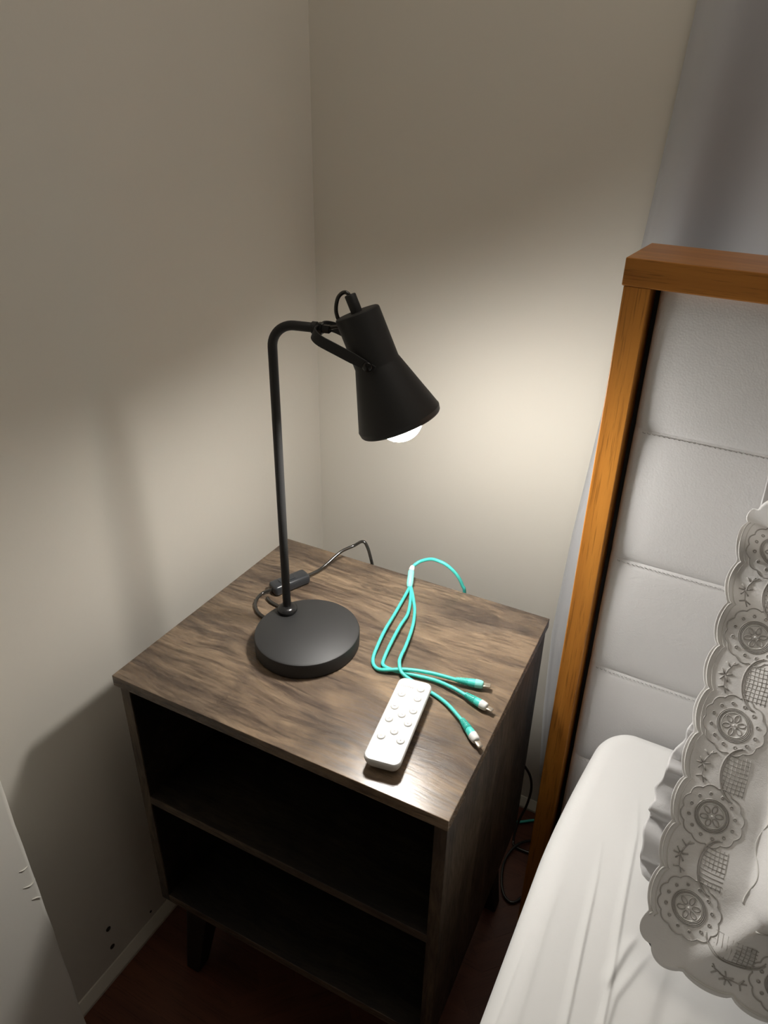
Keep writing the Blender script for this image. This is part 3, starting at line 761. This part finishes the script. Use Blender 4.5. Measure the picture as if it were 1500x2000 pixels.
# ------------------------------------------------------------------ pillows
def smin(a, b, k=0.03):
    hh = max(0, min(1, 0.5 + 0.5 * (b - a) / k)); return b + (a - b) * hh - k * hh * (1 - hh)
UD = Vector((1, 0, 0))
class Pillow:
    def __init__(s, org, width, height, flange, puff, scallop, seed, lean=0.5, back=0.02, fl_wave=0.004):
        s.vd = Vector((0, lean, math.sqrt(1 - lean * lean))); s.nd = Vector((0, -s.vd.z, s.vd.y)); s.o = Vector(org); s.w = width; s.h = height; s.f = flange; s.p = puff; s.sc = scallop; s.seed = seed; s.back = back; s.fw = fl_wave
    def edge(s, u, v):
        e = smin(smin(u - s.f, s.w - s.f - u), smin(v - s.f, s.h - s.f - v)); return e
    def height(s, u, v):
        e = s.edge(u, v)
        hh = s.p * (1 - math.exp(-max(e, 0) / 0.055)) if e > 0 else 0
        n1 = noise.noise(Vector((u * 9, v * 9, s.seed))); n2 = noise.noise(Vector((u * 26, v * 26, s.seed + 5)))
        hh += s.fw * n1 * 1.6 + s.fw * 0.5 * n2 + 0.012
        hh += 0.055 * sm(0.0, 0.22, u) * sm(0.0, 0.12, v)
        # crumpled upper corner of the flange
        k = sm(0.27, 0.42, v) * sm(0.12, 0.0, u) * (1 if s.sc else 0)
        hh += k * 0.012 * math.sin(v * 95 + u * 30)
        # the lower corner curls under
        k2 = sm(0.055, 0.0, v) * sm(0.16, 0.02, u)
        hh += -0.012 * k2
        if s.sc == 0: hh += 0.006 * math.sin(v * 150 + 9 * noise.noise(Vector((v * 20, u * 12, 1)))) * sm(0.07, 0.0, u) * sm(0.30, 0.15, v)
        # soft fold running up from the corner
        hh += 0.010 * math.exp(-((u - 0.075 - (v - 0.05) * 0.55) / 0.013) ** 2) * sm(0.0, 0.05, v) * sm(0.22, 0.12, v)
        return hh
    def pt(s, u, v, off=0.0):
        return s.o + UD * u + s.vd * v + s.nd * (s.height(u, v) + off)
    def mesh(s, nu, nv):
        bm = bmesh.new(); g = []; gb = []
        for j in range(nv + 1):
            v0 = s.h * j / nv; row = []; rb_ = []
            for i in range(nu + 1):
                tu = i / nu; tu = tu ** 1.35; u0 = s.w * tu
                # scalloped outline: pull the outer band in and out
                lu = s.sc * (abs(math.sin(PI * v0 / 0.044)) ** 0.6 - 0.6)
                lv = s.sc * (abs(math.sin(PI * u0 / 0.044)) ** 0.6 - 0.6)
                u = u0 - lu * max(0, 1 - u0 / 0.03) + lu * max(0, 1 - (s.w - u0) / 0.03)
                v = v0 - lv * max(0, 1 - v0 / 0.03) + lv * max(0, 1 - (s.h - v0) / 0.03)
                if s.sc == 0:      # loose ruffled hem low on the left
                    u -= (0.007 * sm(0.42, 0.30, v0) + 0.023 * sm(0.0, 0.05, v0) * sm(0.24, 0.10, v0) + 0.0020 * sm(0.28, 0.16, v0) * math.sin(v0 * 210 + 2 * math.sin(v0 * 61))) * max(0, 1 - u0 / 0.06)
                # rounded corners
                rr = 0.035
                cu_, cv_ = min(u, s.w - u), min(v, s.h - v)
                if cu_ < rr and cv_ < rr:
                    dx, dy = rr - cu_, rr - cv_; L = math.hypot(dx, dy); k = max(dx, dy) / L
                    nu_, nv_ = rr - dx * k, rr - dy * k
                    u = nu_ if u < s.w / 2 else s.w - nu_; v = nv_ if v < s.h / 2 else s.h - nv_
                row.append(bm.verts.new(s.pt(u, v)))
                e = max(0, s.edge(u, v)); bb = s.back * (1 - math.exp(-e / 0.05))
                rb_.append(bm.verts.new(s.pt(u, v) - s.nd * (0.0012 + (s.height(u, v) - 0.012 if e > 0 else 0) * min(1, e / 0.03) + bb)))
            g.append(row); gb.append(rb_)
        for j in range(nv):
            for i in range(nu):
                bm.faces.new((g[j][i], g[j][i + 1], g[j + 1][i + 1], g[j + 1][i]))
                bm.faces.new((gb[j][i], gb[j + 1][i], gb[j + 1][i + 1], gb[j][i + 1]))
        for i in range(nu):
            bm.faces.new((g[0][i], gb[0][i], gb[0][i + 1], g[0][i + 1])); bm.faces.new((g[nv][i], g[nv][i + 1], gb[nv][i + 1], gb[nv][i]))
        for j in range(nv):
            bm.faces.new((g[j][0], g[j + 1][0], gb[j + 1][0], gb[j][0])); bm.faces.new((g[j][nu], gb[j][nu], gb[j + 1][nu], g[j + 1][nu]))
        return bm
sham = Pillow((0.7860, -0.6180, 0.6370), 0.68, 0.466, 0.080, 0.095, 0.0070, 2.0, lean=0.590, back=0.030, fl_wave=0.0058)
sh = link('pillow', sham.mesh(150, 130), M['sham'])
tag(sh, 'pillow in an off-white sham with scalloped embroidered border, leaning in front', 'pillow')
plain = Pillow((0.7985, -0.5350, 0.6080), 0.68, 0.540, 0.040, 0.014, 0.0, 9.0, lean=0.450, back=0.06, fl_wave=0.0030)
pb = link('pillow', plain.mesh(90, 100), M['pillow'])
tag(pb, 'plain white pillow standing behind the embroidered one', 'pillow')

def curve_on(bm, uv, r=0.0007, n=5, closed=False, off=0.0001):
    sweep(bm, [sham.pt(u, v, off) for u, v in uv], r, n, closed=closed)
def rosette(u0, v0, m1=M['embroidery'], m2=M['embroidery_light']):
    bm = bmesh.new(); K = 96
    R0 = lambda a: 0.0262 + 0.0022 * abs(math.sin(6 * a))
    curve_on(bm, [(u0 + R0(2 * PI * k / K) * math.cos(2 * PI * k / K), v0 + R0(2 * PI * k / K) * math.sin(2 * PI * k / K)) for k in range(K)], 0.0007, 5, True)
    for rr, tt in ((0.0155, 0.0006), (0.0143, 0.0007), (0.0130, 0.0006)):
        curve_on(bm, [(u0 + rr * math.cos(2 * PI * k / 48), v0 + rr * math.sin(2 * PI * k / 48)) for k in range(48)], tt, 5, True)
    for q in range(12):
        a = 2 * PI * (q + 0.5) / 12; c = (u0 + 0.0205 * math.cos(a), v0 + 0.0205 * math.sin(a))
        curve_on(bm, [(c[0] + 0.0013 * math.cos(2 * PI * k / 10), c[1] + 0.0013 * math.sin(2 * PI * k / 10)) for k in range(10)], 0.0007, 4, True)
    for q in range(6):
        a = 2 * PI * q / 6 + 0.3
        pl = []
        for k in range(14):
            t = 2 * PI * k / 14; x = 0.0068 + 0.0036 * math.cos(t); y = 0.0021 * math.sin(t)
            pl.append((u0 + x * math.cos(a) - y * math.sin(a), v0 + x * math.sin(a) + y * math.cos(a)))
        curve_on(bm, pl, 0.0007, 4, True)
    o = link('embroidered_rosette', bm, m1, sh)
    bm = bmesh.new(); curve_on(bm, [(u0 + 0.0116 * math.cos(2 * PI * k / 40), v0 + 0.0116 * math.sin(2 * PI * k / 40)) for k in range(40)], 0.0006, 5, True)
    link('rosette_ring', bm, m2, o)
    bm = bmesh.new(); bmesh.ops.create_icosphere(bm, subdivisions=2, radius=0.0011)
    for v in bm.verts: v.co += sham.pt(u0, v0, 0.0009)
    link('pearl', bm, M['bead'], o)
def sprig(u0, v0, rot=0.0):
    bm = bmesh.new()
    def tr(pl): return [(u0 + x * math.cos(rot) - y * math.sin(rot), v0 + x * math.sin(rot) + y * math.cos(rot)) for x, y in pl]
    curve_on(bm, tr([(0.004, -0.017), (0.001, -0.010), (0.0, -0.003), (0.001, 0.004), (0.004, 0.010), (0.006, 0.014)]), 0.0007)
    for a in (20, 75, 130, 180, 235, 300):
        c = (0.0, 0.0); curve_on(bm, tr([(0.0012 * math.cos(math.radians(a)), 0.0012 * math.sin(math.radians(a))), (0.0068 * math.cos(math.radians(a)), 0.0068 * math.sin(math.radians(a)))]), 0.0008)
    for (bx_, by_), a in (((0.003, 0.009), 140), ((0.004, 0.011), 30), ((0.0015, -0.011), 200), ((0.0015, -0.011), 330)):
        curve_on(bm, tr([(bx_, by_), (bx_ + 0.006 * math.cos(math.radians(a)), by_ + 0.006 * math.sin(math.radians(a)))]), 0.0008)
    link('embroidered_sprig', bm, M['embroidery'], sh)
def fan(u0, v0, rot=0.0):
    bm = bmesh.new()
    def tr(pl): return [(u0 + x * math.cos(rot) - y * math.sin(rot), v0 + x * math.sin(rot) + y * math.cos(rot)) for x, y in pl]
    for o_, tt in ((0.0, 0.0009), (0.0022, 0.0006)):
        curve_on(bm, tr([(0.012 + o_ - 0.018 * math.cos(a) * 1.0 + 0.004, 0.026 * math.sin(a)) for a in [(-1.35 + 2.7 * k / 24) for k in range(25)]]), tt)
    for q in range(6):
        x = 0.003 + q * 0.0036; curve_on(bm, tr([(x, -0.018), (x + 0.0008, 0.0), (x, 0.018)]), 0.00035, 4)
    for q in range(9):
        y = -0.016 + q * 0.004; curve_on(bm, tr([(0.001, y), (0.012, y - 0.0006), (0.022, y)]), 0.00035, 4)
    link('embroidered_fan', bm, M['embroidery'], sh)
# left border: rosettes every 0.104 with sprigs and net fans between
for k in range(5):
    v0 = 0.062 + 0.088 * k
    if v0 < 0.45: rosette(0.036, v0)
    if v0 + 0.044 < 0.44:
        sprig(0.018, v0 + 0.044); fan(0.036, v0 + 0.044)
for k in range(1, 6):
    u0 = 0.036 + 0.088 * k
    rosette(u0, 0.036); sprig(u0 - 0.044, 0.018, PI / 2); fan(u0 - 0.044, 0.036, PI / 2)
# second line just inside the border and the corded edge
bm = bmesh.new()
curve_on(bm, [(0.0035 - 0.0065 * (abs(math.sin(PI * v / 0.044)) ** 0.6 - 0.6), v) for v in [0.04 + 0.400 * k / 200 for k in range(201)]], 0.0009)
curve_on(bm, [(0.0080 - 0.0060 * (abs(math.sin(PI * v / 0.044)) ** 0.6 - 0.6), v) for v in [0.04 + 0.400 * k / 200 for k in range(201)]], 0.0006)
curve_on(bm, [(u, 0.0040 - 0.0065 * (abs(math.sin(PI * u / 0.044)) ** 0.6 - 0.6)) for u in [0.04 + 0.60 * k / 260 for k in range(261)]], 0.0009)
curve_on(bm, [(0.080 + 0.003 * math.sin(v * 120), v) for v in [0.09 + 0.265 * k / 120 for k in range(121)]], 0.0009)
curve_on(bm, [(u, 0.078 + 0.003 * math.sin(u * 120)) for u in [0.09 + 0.50 * k / 160 for k in range(161)]], 0.0009)
link('corded_edge', bm, M['embroidery_light'], sh)

# ------------------------------------------------------------------ curtain behind the headboard
def cur_left(z):
    tb = [(0.02, 0.560), (0.3, 0.540), (0.5, 0.5330), (0.72, 0.5420), (1.03, 0.5640), (1.2175, 0.575), (1.37, 0.584), (1.50, 0.5900), (2.40, 0.640)]
    for (a, xa), (b, xb) in zip(tb, tb[1:]):
        if z <= b: return xa + (xb - xa) * (z - a) / (b - a)
    return tb[-1][1]
bm = bmesh.new(); g = []
NXc, NZc = 220, 60
for j in range(NZc + 1):
    z = 0.12 + 2.26 * j / NZc; row = []
    for i in range(NXc + 1):
        s = 1.75 * i / NXc
        x = cur_left(z) + s
        amp = 0.019 + 0.010 * sm(0.05, 0.3, s)
        y = -0.048 - 0.016 * sm(0.09, 0.0, s) * 0 + amp * math.cos(2 * PI * s / (0.085 + 0.35 * min(s, 0.3)) + 0.25 * math.sin(z * 2.1)) + 0.006 * noise.noise(Vector((s * 4, z * 1.6, 4)))
        y += 0.016 * (1 - sm(0.0, 0.03, s))
        row.append(bm.verts.new((x, min(y, -0.006), z)))
    g.append(row)
for A, B in zip(g, g[1:]):
    for k in range(NXc): bm.faces.new((A[k], A[k + 1], B[k + 1], B[k]))
cu = link('curtain', bm, M['curtain'])
so = cu.modifiers.new('thick', 'SOLIDIFY'); so.thickness = 0.0012; so.offset = 0
cu.scale = (K, K, K)
tag(cu, 'pale grey full-length curtain hanging behind the headboard', 'curtain')
bm = bmesh.new(); sweep(bm, [Vector((0.55, -0.055, 2.400)), Vector((2.38, -0.055, 2.400))], 0.011, 16)
rod = tag(link('curtain_rod', bm, M['black_satin']), 'metal curtain rod on the back wall above the curtain', 'curtain rod')
for x in (0.62, 2.32):
    bm = bmesh.new(); box(bm, x - 0.006, x + 0.006, -0.060, 0.0, 2.380, 2.389); link('rod_bracket', bm, M['black_satin'], rod, smooth=False)
rod.scale = (K, K, K)
# set the furniture group at its place in the room
for o in list(COL.objects):
    if o.parent is None and o.get('category') and o.get('category') not in ('curtain', 'curtain rod'):
        o.location = o.location + OFF
